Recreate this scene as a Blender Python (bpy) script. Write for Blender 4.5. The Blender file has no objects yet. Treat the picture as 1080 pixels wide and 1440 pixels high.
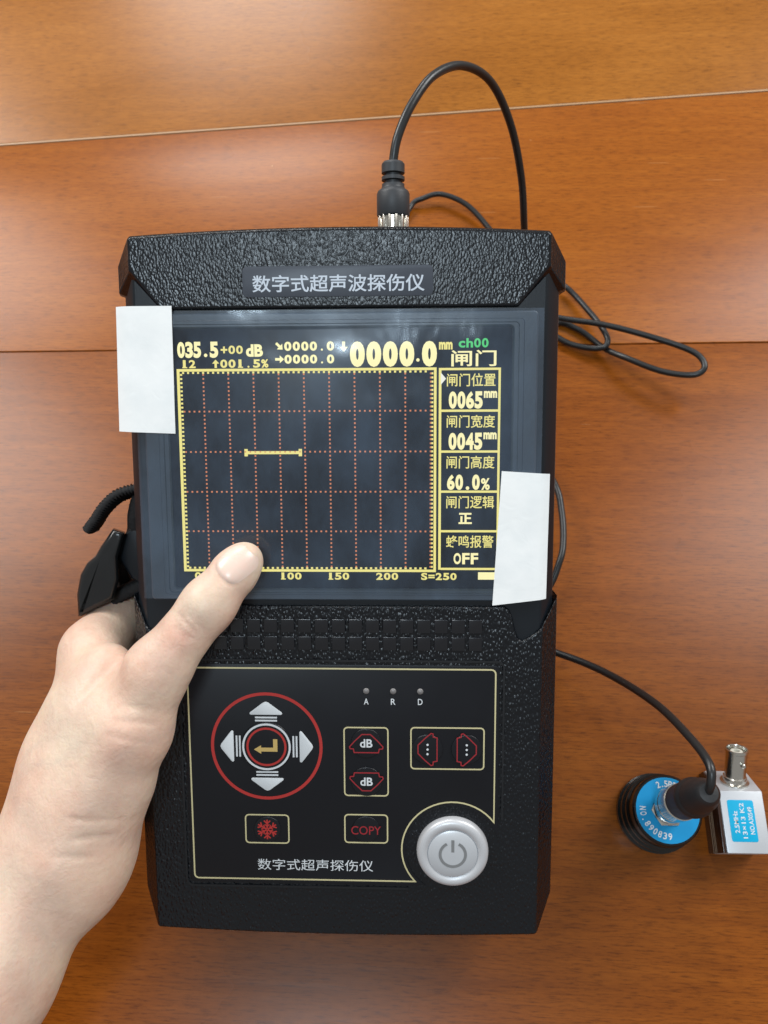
import bpy, bmesh, math, random
import numpy as np
from mathutils import Vector, Matrix
random.seed(7); np.random.seed(7)
R = math.radians
sc = bpy.context.scene
col = sc.collection

# ------------------------------------------------------------------ camera
cam_d = bpy.data.cameras.new('Camera'); cam = bpy.data.objects.new('Camera', cam_d); col.objects.link(cam)
cam.matrix_world = Matrix((( 0.99920, -0.00028, 0.03997, 0.02728),
                           ( 0.01612,  0.91793, -0.39640, -0.00324),
                           (-0.03658,  0.39673, 0.91721, 0.39554),
                           (0, 0, 0, 1)))
cam_d.sensor_fit = 'VERTICAL'; cam_d.sensor_height = 36; cam_d.lens = 28.95
cam_d.clip_start = 0.01; cam_d.clip_end = 50
cam_d.dof.use_dof = True; cam_d.dof.focus_distance = 0.285; cam_d.dof.aperture_fstop = 23
sc.camera = cam
# ------------------------------------------------------------------ light: an office with ceiling panels, plus added fill panels
w = bpy.data.worlds.new('World'); sc.world = w; w.use_nodes = True
bg = w.node_tree.nodes['Background']; bg.inputs[0].default_value = (1.0, 0.985, 0.96, 1); bg.inputs[1].default_value = 0.35
def panel(name, loc, aim, sx, sy, watt, colr=(1, .97, .92)):
    l = bpy.data.lights.new(name, 'AREA'); l.shape = 'RECTANGLE'; l.size = sx; l.size_y = sy; l.energy = watt; l.color = colr
    o = bpy.data.objects.new(name, l); col.objects.link(o); o.location = loc
    o.rotation_euler = (Vector(aim) - Vector(loc)).to_track_quat('-Z', 'Y').to_euler()
panel('ceiling_panel_far',   (-0.62, 2.75, 2.0), (0, .3, 0), .8, .45, 24, (1, .99, .97))
panel('ceiling_panel_right', (.92, .99, 1.30), (.05, .2, 0), .4, .6, 6.5, (.97, .98, 1))
panel('ceiling_panel_near',  (-.20, -.52, 2.2), (0, .2, 0), .5, .32, 15, (.74, .89, 1))
panel('fill_panel_left',  (-1.45, 1.25, 1.45), (0, .1, 0), .9, .9, 36, (1, .98, .95))  # unseen fill lamp, added for diffuse light that leaves no glare on the table
panel('fill_panel_side',  (1.55, 1.05, 1.45), (0, .1, 0), .9, .9, 23, (1, .98, .95))  # added fill lamp balancing the left one, also outside the table's mirror view
sc.view_settings.view_transform = 'Standard'; sc.view_settings.look = 'None'
sc.view_settings.exposure = 0; sc.view_settings.gamma = 1

# ------------------------------------------------------------------ material helpers
MATS = {}
def new_mat(name):
    m = bpy.data.materials.new(name); m.use_nodes = True; MATS[name] = m
    nt = m.node_tree; return m, nt, nt.nodes['Principled BSDF']
def lin(r, g, b):
    f = lambda c: (c/255/12.92) if c/255 <= .04045 else ((c/255+.055)/1.055)**2.4
    return (f(r), f(g), f(b), 1)
def plain(name, c, rough=.5, metal=0, spec=.5, bump=None, emit=None, coat=0, var=0.0):
    m, nt, p = new_mat(name)
    p.inputs['Base Color'].default_value = c; p.inputs['Roughness'].default_value = rough
    p.inputs['Metallic'].default_value = metal; p.inputs['Specular IOR Level'].default_value = spec
    p.inputs['Coat Weight'].default_value = coat
    if emit:
        p.inputs['Base Color'].default_value = (0, 0, 0, 1); p.inputs['Emission Color'].default_value = c; p.inputs['Emission Strength'].default_value = emit
    if bump or var:
        tc = nt.nodes.new('ShaderNodeTexCoord'); n = nt.nodes.new('ShaderNodeTexNoise')
        n.inputs['Scale'].default_value = bump[0] if bump else 300; n.inputs['Detail'].default_value = 4
        nt.links.new(tc.outputs['Object'], n.inputs['Vector'])
        if bump:
            b = nt.nodes.new('ShaderNodeBump'); b.inputs['Strength'].default_value = bump[1]; b.inputs['Distance'].default_value = bump[2]
            nt.links.new(n.outputs['Fac'], b.inputs['Height']); nt.links.new(b.outputs['Normal'], p.inputs['Normal'])
        # slight smudges in the gloss
        n2 = nt.nodes.new('ShaderNodeTexNoise'); n2.inputs['Scale'].default_value = 45; n2.inputs['Detail'].default_value = 5
        nt.links.new(tc.outputs['Object'], n2.inputs['Vector'])
        mr = nt.nodes.new('ShaderNodeMapRange'); mr.inputs[3].default_value = max(.02, rough-.12); mr.inputs[4].default_value = rough+.12
        nt.links.new(n2.outputs['Fac'], mr.inputs[0]); nt.links.new(mr.outputs[0], p.inputs['Roughness'])
    return m
def ramp(nt, stops):
    r = nt.nodes.new('ShaderNodeValToRGB'); e = r.color_ramp.elements
    while len(e) < len(stops): e.new(.5)
    for el, (pos, c) in zip(e, stops): el.position = pos; el.color = c
    return r

def wood(name, dark, mid, light, seed):
    m, nt, p = new_mat(name); N, L = nt.nodes, nt.links
    tc = N.new('ShaderNodeTexCoord')
    mp = N.new('ShaderNodeMapping'); mp.inputs['Location'].default_value = (seed*.37, seed*.21, 0); mp.inputs['Rotation'].default_value = (0, 0, R(1.5*seed-3))
    L.new(tc.outputs['Object'], mp.inputs['Vector'])
    def noise(scale, sx, sy, det=5, rough=.6, dist=0):
        q = N.new('ShaderNodeMapping'); q.inputs['Scale'].default_value = (sx, sy, 1); L.new(mp.outputs[0], q.inputs[0])
        n = N.new('ShaderNodeTexNoise'); n.inputs['Scale'].default_value = scale; n.inputs['Detail'].default_value = det
        n.inputs['Roughness'].default_value = rough; n.inputs['Distortion'].default_value = dist
        L.new(q.outputs[0], n.inputs['Vector']); return n
    big = noise(5, .8, 2.2, 4, .55, .6)              # cloudy tone of the veneer
    streak = noise(26, .55, 7, 6, .65, .3)           # long fibres
    fine = noise(250, .5, 5.0, 6, .75)               # pores and fine flecks
    mix1 = N.new('ShaderNodeMath'); mix1.operation = 'MULTIPLY_ADD'; mix1.inputs[1].default_value = .47
    L.new(streak.outputs['Fac'], mix1.inputs[0])
    m2 = N.new('ShaderNodeMath'); m2.operation = 'MULTIPLY'; m2.inputs[1].default_value = .53; L.new(big.outputs['Fac'], m2.inputs[0])
    L.new(m2.outputs[0], mix1.inputs[2])
    rp = ramp(nt, [(.36, dark), (.5, mid), (.64, light)]); L.new(mix1.outputs[0], rp.inputs[0])
    fr = ramp(nt, [(.36, (.50, .47, .45, 1)), (.50, (.96, .96, .96, 1)), (.62, (1.04, 1.04, 1.04, 1)), (.78, (1.22, 1.22, 1.22, 1))]); L.new(fine.outputs['Fac'], fr.inputs[0])
    mm = N.new('ShaderNodeMixRGB'); mm.blend_type = 'MULTIPLY'; mm.inputs[0].default_value = .95
    L.new(rp.outputs[0], mm.inputs[1]); L.new(fr.outputs[0], mm.inputs[2])
    # bright dust specks and worn scratches in the lacquer
    vo = N.new('ShaderNodeTexVoronoi'); vo.inputs['Scale'].default_value = 34; L.new(mp.outputs[0], vo.inputs['Vector'])
    lt = N.new('ShaderNodeMath'); lt.operation = 'LESS_THAN'; lt.inputs[1].default_value = .013; L.new(vo.outputs['Distance'], lt.inputs[0])
    sp = N.new('ShaderNodeMath'); sp.operation = 'MULTIPLY'; sp.inputs[1].default_value = .7; L.new(lt.outputs[0], sp.inputs[0])
    md = N.new('ShaderNodeMixRGB'); md.inputs[2].default_value = lin(215, 165, 110); L.new(sp.outputs[0], md.inputs[0]); L.new(mm.outputs[0], md.inputs[1])
    q = N.new('ShaderNodeMapping'); q.inputs['Rotation'].default_value = (0, 0, R(35+seed*40)); q.inputs['Scale'].default_value = (1.2, 26, 1); L.new(mp.outputs[0], q.inputs[0])
    vs = N.new('ShaderNodeTexVoronoi'); vs.inputs['Scale'].default_value = 5; L.new(q.outputs[0], vs.inputs['Vector'])
    ls = N.new('ShaderNodeMath'); ls.operation = 'LESS_THAN'; ls.inputs[1].default_value = .05; L.new(vs.outputs['Distance'], ls.inputs[0])
    ss = N.new('ShaderNodeMath'); ss.operation = 'MULTIPLY'; ss.inputs[1].default_value = .16; L.new(ls.outputs[0], ss.inputs[0])
    me = N.new('ShaderNodeMixRGB'); me.inputs[2].default_value = lin(225, 170, 110); L.new(ss.outputs[0], me.inputs[0]); L.new(md.outputs[0], me.inputs[1])
    L.new(me.outputs[0], p.inputs['Base Color'])
    rr = N.new('ShaderNodeMapRange'); rr.inputs[3].default_value = .22; rr.inputs[4].default_value = .34; L.new(big.outputs['Fac'], rr.inputs[0])
    L.new(rr.outputs[0], p.inputs['Roughness'])
    bp = N.new('ShaderNodeBump'); bp.inputs['Strength'].default_value = .05; bp.inputs['Distance'].default_value = .0006
    L.new(streak.outputs['Fac'], bp.inputs['Height']); L.new(bp.outputs[0], p.inputs['Normal'])
    p.inputs['Specular IOR Level'].default_value = .26
    return m
wood('wood_far', lin(143, 86, 25), lin(153, 94, 30), lin(162, 102, 36), 1)
wood('wood_mid', lin(136, 72, 15), lin(147, 81, 19), lin(157, 90, 24), 2)
wood('wood_near_shaded', lin(116, 59, 11), lin(130, 69, 15), lin(143, 79, 20), 3)  # darker than the middle board: shade on the lower table put into the colour
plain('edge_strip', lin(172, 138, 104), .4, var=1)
plain('table_core', lin(60, 30, 14), .7)

def grained(name, c, scale, strength, rough):
    m, nt, p = new_mat(name); N, L = nt.nodes, nt.links
    p.inputs['Base Color'].default_value = c; p.inputs['Specular IOR Level'].default_value = .40
    tc = N.new('ShaderNodeTexCoord')
    nz = N.new('ShaderNodeTexNoise'); nz.inputs['Scale'].default_value = scale*.35; L.new(tc.outputs['Object'], nz.inputs['Vector'])
    ad = N.new('ShaderNodeMixRGB'); ad.blend_type = 'ADD'; ad.inputs[0].default_value = .0009; L.new(tc.outputs['Object'], ad.inputs[1]); L.new(nz.outputs['Color'], ad.inputs[2])
    mp = N.new('ShaderNodeMapping'); mp.inputs['Rotation'].default_value = (0, 0, R(28)); mp.inputs['Scale'].default_value = (1.25, .8, 1); L.new(ad.outputs[0], mp.inputs[0])
    vo = N.new('ShaderNodeTexVoronoi'); vo.feature = 'SMOOTH_F1'; vo.inputs['Scale'].default_value = scale; vo.inputs['Smoothness'].default_value = .35; L.new(mp.outputs[0], vo.inputs['Vector'])
    b = N.new('ShaderNodeBump'); b.invert = True; b.inputs['Strength'].default_value = strength; b.inputs['Distance'].default_value = .0006
    L.new(vo.outputs['Distance'], b.inputs['Height']); L.new(b.outputs[0], p.inputs['Normal'])
    n2 = N.new('ShaderNodeTexNoise'); n2.inputs['Scale'].default_value = 30; n2.inputs['Detail'].default_value = 5; L.new(tc.outputs['Object'], n2.inputs['Vector'])
    mr = N.new('ShaderNodeMapRange'); mr.inputs[3].default_value = rough-.07; mr.inputs[4].default_value = rough+.09; L.new(n2.outputs['Fac'], mr.inputs[0]); L.new(mr.outputs[0], p.inputs['Roughness'])
    return m
grained('leather_plastic', (.003, .0045, .007, 1), 1080, .24, .26)
grained('leather_lower', (.003, .0045, .007, 1), 820, .72, .27)
plain('smooth_plastic', (.006, .009, .013, 1), .36, spec=.35, bump=(1600, .12, .0002))
plain('bezel_plastic_glare', (.060, .078, .100, 1), .34, bump=(900, .1, .0003))  # pale blue-grey base carries the film's glare along the screen margins
plain('side_plastic', (.008, .009, .011, 1), .5, spec=.35, bump=(1500, .2, .0002))
plain('panel_black', (.006, .007, .010, 1), .4, spec=.3, var=1)
plain('key_black', (.006, .007, .010, 1), .3, spec=.35, var=1)
plain('pad_plastic', (.004, .005, .008, 1), .24, spec=.6)
plain('glass_black', (.004, .006, .013, 1), .34, spec=.3, var=1)
plain('nameplate_grey', lin(62, 68, 78), .4, var=1)
plain('print_white', lin(214, 220, 224), .5)
plain('print_silver', lin(186, 196, 208), .4)
plain('print_cream', lin(202, 194, 150), .5)
plain('print_gold', lin(200, 172, 104), .5)
plain('print_red', lin(178, 44, 40), .5)
plain('print_dark_red', lin(150, 30, 40), .5)
plain('print_grey', lin(120, 122, 126), .5)
plain('led_grey', lin(118, 116, 116), .35)
plain('power_silver', lin(200, 202, 206), .4, metal=.3, bump=(2500, .06, .0001))
plain('power_cap', lin(196, 200, 205), .36, metal=.25)
plain('power_icon', lin(122, 124, 126), .5)
plain('nickel', lin(205, 202, 194), .2, metal=1, var=1)
plain('aluminium', lin(196, 200, 205), .45, metal=.4, bump=(1800, .2, .0002))
plain('rubber_black', (.014, .015, .017, 1), .48, bump=(900, .15, .0003))
plain('rubber_grey', (.030, .033, .038, 1), .5, bump=(900, .15, .0003))
plain('cable_black', (.012, .013, .014, 1), .36, bump=(500, .15, .0004))
plain('probe_black', (.006, .0055, .005, 1), .22, var=1)
plain('label_blue', lin(0, 142, 200), .5, spec=.3, var=1)
plain('label_cyan', lin(0, 166, 210), .5, spec=.3, var=1)
plain('acrylic_brown', lin(52, 30, 20), .25, var=1)
plain('acrylic_line', lin(140, 118, 96), .4)
plain('bnc_white', lin(220, 218, 205), .5)
plain('strap_black', (.010, .010, .011, 1), .8, bump=(700, .5, .0006))
plain('buckle_black', (.010, .011, .012, 1), .25, var=1)
plain('lcd_yellow', (1.0, .88, .25, 1), .5, emit=.95)
plain('lcd_pale', (1.0, .91, .44, 1), .5, emit=1.1)
plain('lcd_white', (1.0, .98, .85, 1), .5, emit=.95)
plain('lcd_green', (.10, .85, .22, 1), .5, emit=.75)
plain('lcd_red', (.85, .27, .10, 1), .5, emit=.8)

def paper():
    m, nt, p = new_mat('tape_white'); N, L = nt.nodes, nt.links
    p.inputs['Roughness'].default_value = .75
    tc = N.new('ShaderNodeTexCoord')
    n = N.new('ShaderNodeTexNoise'); n.inputs['Scale'].default_value = 70; n.inputs['Detail'].default_value = 6; L.new(tc.outputs['Object'], n.inputs['Vector'])
    r = ramp(nt, [(.3, lin(232, 237, 238)), (.6, lin(243, 246, 246))]); L.new(n.outputs['Fac'], r.inputs[0]); L.new(r.outputs[0], p.inputs['Base Color'])
    w1 = N.new('ShaderNodeTexNoise'); w1.inputs['Scale'].default_value = 160; w1.inputs['Detail'].default_value = 6; w1.inputs['Distortion'].default_value = 1.2; L.new(tc.outputs['Object'], w1.inputs['Vector'])
    b = N.new('ShaderNodeBump'); b.inputs['Strength'].default_value = .14; b.inputs['Distance'].default_value = .0007
    L.new(w1.outputs['Fac'], b.inputs['Height']); L.new(b.outputs[0], p.inputs['Normal'])
paper()
def film_mat():
    m, nt, p = new_mat('clear_film'); N, L = nt.nodes, nt.links
    N.remove(p)
    out = N['Material Output']
    tr = N.new('ShaderNodeBsdfTransparent'); tr.inputs[0].default_value = (.95, .96, .97, 1)
    gl = N.new('ShaderNodeBsdfGlossy'); gl.inputs['Roughness'].default_value = .12; gl.inputs['Color'].default_value = (.90, .95, 1, 1)
    df = N.new('ShaderNodeBsdfDiffuse'); df.inputs[0].default_value = (.36, .56, .84, 1)
    fr = N.new('ShaderNodeFresnel'); fr.inputs[0].default_value = 1.45
    tc = N.new('ShaderNodeTexCoord')
    n = N.new('ShaderNodeTexNoise'); n.inputs['Scale'].default_value = 22; n.inputs['Detail'].default_value = 7; n.inputs['Roughness'].default_value = .65
    mp = N.new('ShaderNodeMapping'); mp.inputs['Scale'].default_value = (1.5, .9, 1); mp.inputs['Rotation'].default_value = (0, 0, R(6)); L.new(tc.outputs['Object'], mp.inputs[0]); L.new(mp.outputs[0], n.inputs['Vector'])
    mr = N.new('ShaderNodeMapRange'); mr.inputs[1].default_value = .36; mr.inputs[2].default_value = .70; mr.inputs[3].default_value = .018; mr.inputs[4].default_value = .105; L.new(n.outputs['Fac'], mr.inputs[0])
    b = N.new('ShaderNodeBump'); b.inputs['Strength'].default_value = .25; b.inputs['Distance'].default_value = .001
    n3 = N.new('ShaderNodeTexNoise'); n3.inputs['Scale'].default_value = 55; L.new(mp.outputs[0], n3.inputs['Vector']); L.new(n3.outputs['Fac'], b.inputs['Height']); L.new(b.outputs[0], gl.inputs['Normal'])
    m1 = N.new('ShaderNodeMixShader'); L.new(mr.outputs[0], m1.inputs[0]); L.new(tr.outputs[0], m1.inputs[1]); L.new(df.outputs[0], m1.inputs[2])
    mul = N.new('ShaderNodeMath'); mul.operation = 'MULTIPLY'; mul.inputs[1].default_value = 1.3; L.new(fr.outputs[0], mul.inputs[0])
    m2 = N.new('ShaderNodeMixShader'); L.new(mul.outputs[0], m2.inputs[0]); L.new(m1.outputs[0], m2.inputs[1]); L.new(gl.outputs[0], m2.inputs[2])
    L.new(m2.outputs[0], out.inputs['Surface'])
film_mat()
def skin_mat():
    m, nt, p = new_mat('skin'); N, L = nt.nodes, nt.links
    tc = N.new('ShaderNodeTexCoord')
    n = N.new('ShaderNodeTexNoise'); n.inputs['Scale'].default_value = 38; n.inputs['Detail'].default_value = 5; n.inputs['Roughness'].default_value = .6; L.new(tc.outputs['Object'], n.inputs['Vector'])
    r = ramp(nt, [(.30, lin(211, 172, 152)), (.5, lin(221, 191, 170)), (.70, lin(226, 203, 180))]); L.new(n.outputs['Fac'], r.inputs[0])
    fk = N.new('ShaderNodeTexNoise'); fk.inputs['Scale'].default_value = 420; fk.inputs['Detail'].default_value = 3; L.new(tc.outputs['Object'], fk.inputs['Vector'])
    fr = ramp(nt, [(.3, (.93, .90, .88, 1)), (.55, (1, 1, 1, 1))]); L.new(fk.outputs['Fac'], fr.inputs[0])
    mu = N.new('ShaderNodeMixRGB'); mu.blend_type = 'MULTIPLY'; mu.inputs[0].default_value = .7; L.new(r.outputs[0], mu.inputs[1]); L.new(fr.outputs[0], mu.inputs[2])
    cur = mu.outputs[0]                                   # ruddier skin over the joints
    for cx_, cy_, cz_, rad_, amt in ((-52, 123, 74, 9, .30), (-70, 92, 79, 14, .16), (-98, 105, 46, 12, .22), (-36, 142, 66, 10, .22), (-84, 44, 84, 20, .14), (-90, 100, 58, 9, .25)):
        vd = N.new('ShaderNodeVectorMath'); vd.operation = 'DISTANCE'; vd.inputs[1].default_value = (cx_*.001, cy_*.001, cz_*.001); L.new(tc.outputs['Object'], vd.inputs[0])
        mr = N.new('ShaderNodeMapRange'); mr.interpolation_type = 'SMOOTHSTEP'; mr.inputs[1].default_value = rad_*.0012; mr.inputs[2].default_value = 0; mr.inputs[3].default_value = 0; mr.inputs[4].default_value = amt; L.new(vd.outputs['Value'], mr.inputs[0])
        mx = N.new('ShaderNodeMixRGB'); mx.inputs[2].default_value = lin(206, 136, 118); L.new(mr.outputs[0], mx.inputs[0]); L.new(cur, mx.inputs[1]); cur = mx.outputs[0]
    vn = N.new('ShaderNodeTexNoise'); vn.inputs['Scale'].default_value = 17; vn.inputs['Detail'].default_value = 2; vn.inputs['Distortion'].default_value = .5; L.new(tc.outputs['Object'], vn.inputs['Vector'])
    vr = ramp(nt, [(.44, (0, 0, 0, 1)), (.5, (.22, .22, .22, 1)), (.56, (0, 0, 0, 1))]); L.new(vn.outputs['Fac'], vr.inputs[0])   # faint veins under the skin
    mv = N.new('ShaderNodeMixRGB'); mv.inputs[2].default_value = lin(178, 168, 156); L.new(vr.outputs[0], mv.inputs[0]); L.new(cur, mv.inputs[1]); cur = mv.outputs[0]
    L.new(cur, p.inputs['Base Color'])
    p.inputs['Roughness'].default_value = .5; p.inputs['Specular IOR Level'].default_value = .4
    p.inputs['Subsurface Weight'].default_value = .25; p.inputs['Subsurface Radius'].default_value = (1, .35, .18); p.inputs['Subsurface Scale'].default_value = .004
    v = N.new('ShaderNodeTexVoronoi'); v.feature = 'DISTANCE_TO_EDGE'; v.inputs['Scale'].default_value = 620; L.new(tc.outputs['Object'], v.inputs['Vector'])
    w1 = N.new('ShaderNodeTexNoise'); w1.inputs['Scale'].default_value = 240; w1.inputs['Detail'].default_value = 5; w1.inputs['Distortion'].default_value = .8; L.new(tc.outputs['Object'], w1.inputs['Vector'])
    ad = N.new('ShaderNodeMath'); ad.operation = 'MULTIPLY_ADD'; ad.inputs[1].default_value = .35; L.new(v.outputs['Distance'], ad.inputs[0]); L.new(w1.outputs['Fac'], ad.inputs[2])
    b = N.new('ShaderNodeBump'); b.inputs['Strength'].default_value = .38; b.inputs['Distance'].default_value = .0007; L.new(ad.outputs[0], b.inputs['Height']); L.new(b.outputs[0], p.inputs['Normal'])
    m2, nt2, p2 = new_mat('nail')
    p2.inputs['Base Color'].default_value = lin(230, 204, 190); p2.inputs['Roughness'].default_value = .27; p2.inputs['Coat Weight'].default_value = .0
    p2.inputs['Subsurface Weight'].default_value = .3; p2.inputs['Subsurface Radius'].default_value = (1, .4, .3); p2.inputs['Subsurface Scale'].default_value = .003
skin_mat()

# ------------------------------------------------------------------ mesh helpers (geometry given in millimetres)
K = .001
def link(name, me, parent=None):
    o = bpy.data.objects.new(name, me); col.objects.link(o); o.parent = parent; return o
def mesh(name, v, f, mats, parent=None, smooth=False, idx=None, sharp=None):
    me = bpy.data.meshes.new(name)
    me.from_pydata([(a*K, b*K, c*K) for a, b, c in v], [], f); me.validate()
    for m in (mats if isinstance(mats, (list, tuple)) else [mats]): me.materials.append(MATS[m])
    if idx: 
        for p, i in zip(me.polygons, idx): p.material_index = i
    if smooth: me.polygons.foreach_set('use_smooth', [True]*len(me.polygons))
    me.update()
    if smooth and sharp: me.set_sharp_from_angle(angle=R(sharp))
    return link(name, me, parent)
def tag(o, label=None, cat=None, group=None, kind=None):
    if label: o['label'] = label
    if cat: o['category'] = cat
    if group: o['group'] = group
    if kind: o['kind'] = kind
    return o
def empty(name, loc=(0, 0, 0), rot=(0, 0, 0), parent=None):
    o = bpy.data.objects.new(name, None); col.objects.link(o); o.location = [c*K for c in loc]; o.rotation_euler = rot; o.parent = parent
    o.empty_display_size = .01; return o
class G:
    def __init__(s): s.v = []; s.f = []; s.i = []
    def add(s, v, f, i=0):
        n = len(s.v); s.v += [tuple(p) for p in v]; s.f += [tuple(n+k for k in q) for q in f]; s.i += [i]*len(f); return s
    def out(s, name, mats, parent=None, smooth=False, sharp=None): return mesh(name, s.v, s.f, mats, parent, smooth, s.i, sharp)
def area2(p): return sum(p[i-1][0]*p[i][1]-p[i][0]*p[i-1][1] for i in range(len(p)))
def offset(p, d):                       # inset (d>0) of a CCW polygon
    n = len(p); o = []
    for i in range(n):
        a, b, c = Vector(p[i-1]), Vector(p[i]), Vector(p[(i+1) % n])
        e1 = (b-a).normalized(); e2 = (c-b).normalized()
        n1 = Vector((-e1.y, e1.x)); n2 = Vector((-e2.y, e2.x)); m = n1+n2
        if m.length < 1e-6: m = n1
        m.normalize(); k = d/max(.35, m.dot(n1)); q = b+m*k; o.append((q.x, q.y))
    return o
def prism(p, z0, z1, bev=.5, segs=2, bottom=True):
    if area2(p) < 0: p = p[::-1]
    rings = [([*p], z0)]
    if bev > 0:
        for k in range(segs+1):
            t = k/segs*math.pi/2
            rings.append((offset(p, bev*(1-math.cos(t))), z1-bev+bev*math.sin(t)))
    else: rings.append((p, z1))
    return loft([[(x, y, z) for x, y in q] for q, z in rings], bottom)
def loft(rings, bottom=True):
    n = len(rings[0]); v = [p for r in rings for p in r]; f = []
    for k in range(len(rings)-1):
        for i in range(n):
            j = (i+1) % n; f.append((k*n+i, k*n+j, (k+1)*n+j, (k+1)*n+i))
    f.append(tuple(range((len(rings)-1)*n, len(rings)*n)))
    if bottom: f.append(tuple(range(n-1, -1, -1)))
    return v, f
def rrect(x0, y0, x1, y1, r, n=5):
    p = []
    for cx, cy, a in ((x1-r, y0+r, -90), (x1-r, y1-r, 0), (x0+r, y1-r, 90), (x0+r, y0+r, 180)):
        for k in range(n+1):
            t = R(a+90*k/n); p.append((cx+r*math.cos(t), cy+r*math.sin(t)))
    return p
def circ(cx, cy, r, n=40, a0=0, a1=360):
    full = abs(a1-a0) >= 360
    return [(cx+r*math.cos(R(a0+(a1-a0)*k/(n if full else n-1))), cy+r*math.sin(R(a0+(a1-a0)*k/(n if full else n-1)))) for k in range(n)]
def stroke(p, w, z, closed=True, th=.06):             # a printed line: a very thin raised ribbon
    n = len(p); L_, R_ = [], []
    for i in range(n):
        b = Vector(p[i]); a = Vector(p[i-1]) if (closed or i) else None; c = Vector(p[(i+1) % n]) if (closed or i < n-1) else None
        e1 = (b-a).normalized() if a is not None else (c-b).normalized(); e2 = (c-b).normalized() if c is not None else e1
        n1 = Vector((-e1.y, e1.x)); n2 = Vector((-e2.y, e2.x)); m = (n1+n2)
        m = m.normalized() if m.length > 1e-5 else n1
        k = w/2/max(.4, m.dot(n1)); L_.append(b+m*k); R_.append(b-m*k)
    v = [(q.x, q.y, z+th) for q in L_]+[(q.x, q.y, z+th) for q in R_]+[(q.x, q.y, z) for q in L_]+[(q.x, q.y, z) for q in R_]
    f = []
    for i in range(n if closed else n-1):
        j = (i+1) % n; f += [(i, n+i, n+j, j), (2*n+i, i, j, 2*n+j), (n+i, 3*n+i, 3*n+j, n+j)]
    return v, f
def flat(p, z, th=.06):
    return prism(p, z, z+th, 0, bottom=False)
def revolve(prof, n=40, c=(0, 0, 0), cap0=True, cap1=True):
    v = []; f = []; m = len(prof)
    for k in range(n):
        a = 2*math.pi*k/n
        for r, z in prof: v.append((c[0]+r*math.cos(a), c[1]+r*math.sin(a), c[2]+z))
    for k in range(n):
        j = (k+1) % n
        for i in range(m-1): f.append((k*m+i, j*m+i, j*m+i+1, k*m+i+1))
    if cap0: f.append(tuple(k*m for k in range(n-1, -1, -1)))
    if cap1: f.append(tuple(k*m+m-1 for k in range(n)))
    return v, f
def xform(vf, M):
    return [tuple(M @ Vector(p)) for p in vf[0]], vf[1]
def catmull(P, n=10):
    P = [Vector(p) for p in P]; P = [2*P[0]-P[1]]+P+[2*P[-1]-P[-2]]; o = []
    for i in range(1, len(P)-2):
        a, b, c, d = P[i-1:i+3]
        for k in range(n):
            t = k/n; o.append(.5*((2*b)+(c-a)*t+(2*a-5*b+4*c-d)*t*t+(3*b-a-3*c+d)*t**3))
    o.append(P[-2]); return o
def tube(path, rad, seg=12):
    n = len(path); rad = rad if isinstance(rad, (list, tuple)) else [rad]*n
    v = []; f = []; t0 = (path[1]-path[0]).normalized(); nrm = t0.orthogonal().normalized()
    for i, p in enumerate(path):
        t = (path[min(i+1, n-1)]-path[max(i-1, 0)]).normalized()
        nrm = (nrm - t*nrm.dot(t)).normalized(); bi = t.cross(nrm)
        for k in range(seg):
            a = 2*math.pi*k/seg; v.append(tuple(p+(nrm*math.cos(a)+bi*math.sin(a))*rad[i]))
    for i in range(n-1):
        for k in range(seg):
            j = (k+1) % seg; f.append((i*seg+k, i*seg+j, (i+1)*seg+j, (i+1)*seg+k))
    f.append(tuple(range(seg-1, -1, -1))); f.append(tuple((n-1)*seg+k for k in range(seg)))
    return v, f
_tc = {}
def glyphs(s, bold=0.0):
    key = (s, bold)
    if key not in _tc:
        c = bpy.data.curves.new('t', 'FONT'); c.body = s; c.offset = bold; c.resolution_u = 4
        o = bpy.data.objects.new('t', c); col.objects.link(o)
        me = bpy.data.meshes.new_from_object(o)
        v = [tuple(q.co) for q in me.vertices]; f = [tuple(p.vertices) for p in me.polygons]
        bpy.data.objects.remove(o); bpy.data.curves.remove(c); bpy.data.meshes.remove(me)
        _tc[key] = (v, f)
    return _tc[key]
def fit_text(s, x0, y0, x1, y1, z, bold=0.0, vert=None):
    """one string fitted into a box (its own ink extents stretched to the box)"""
    v, f = glyphs(s, bold)
    xs = [p[0] for p in v]; ys = [p[1] for p in v]
    ya, yb = vert if vert else (min(ys), max(ys))
    sx = (x1-x0)/(max(xs)-min(xs)); sy = (y1-y0)/(yb-ya)
    return [(x0+(p[0]-min(xs))*sx, y0+(p[1]-ya)*sy, z) for p in v], f
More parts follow.
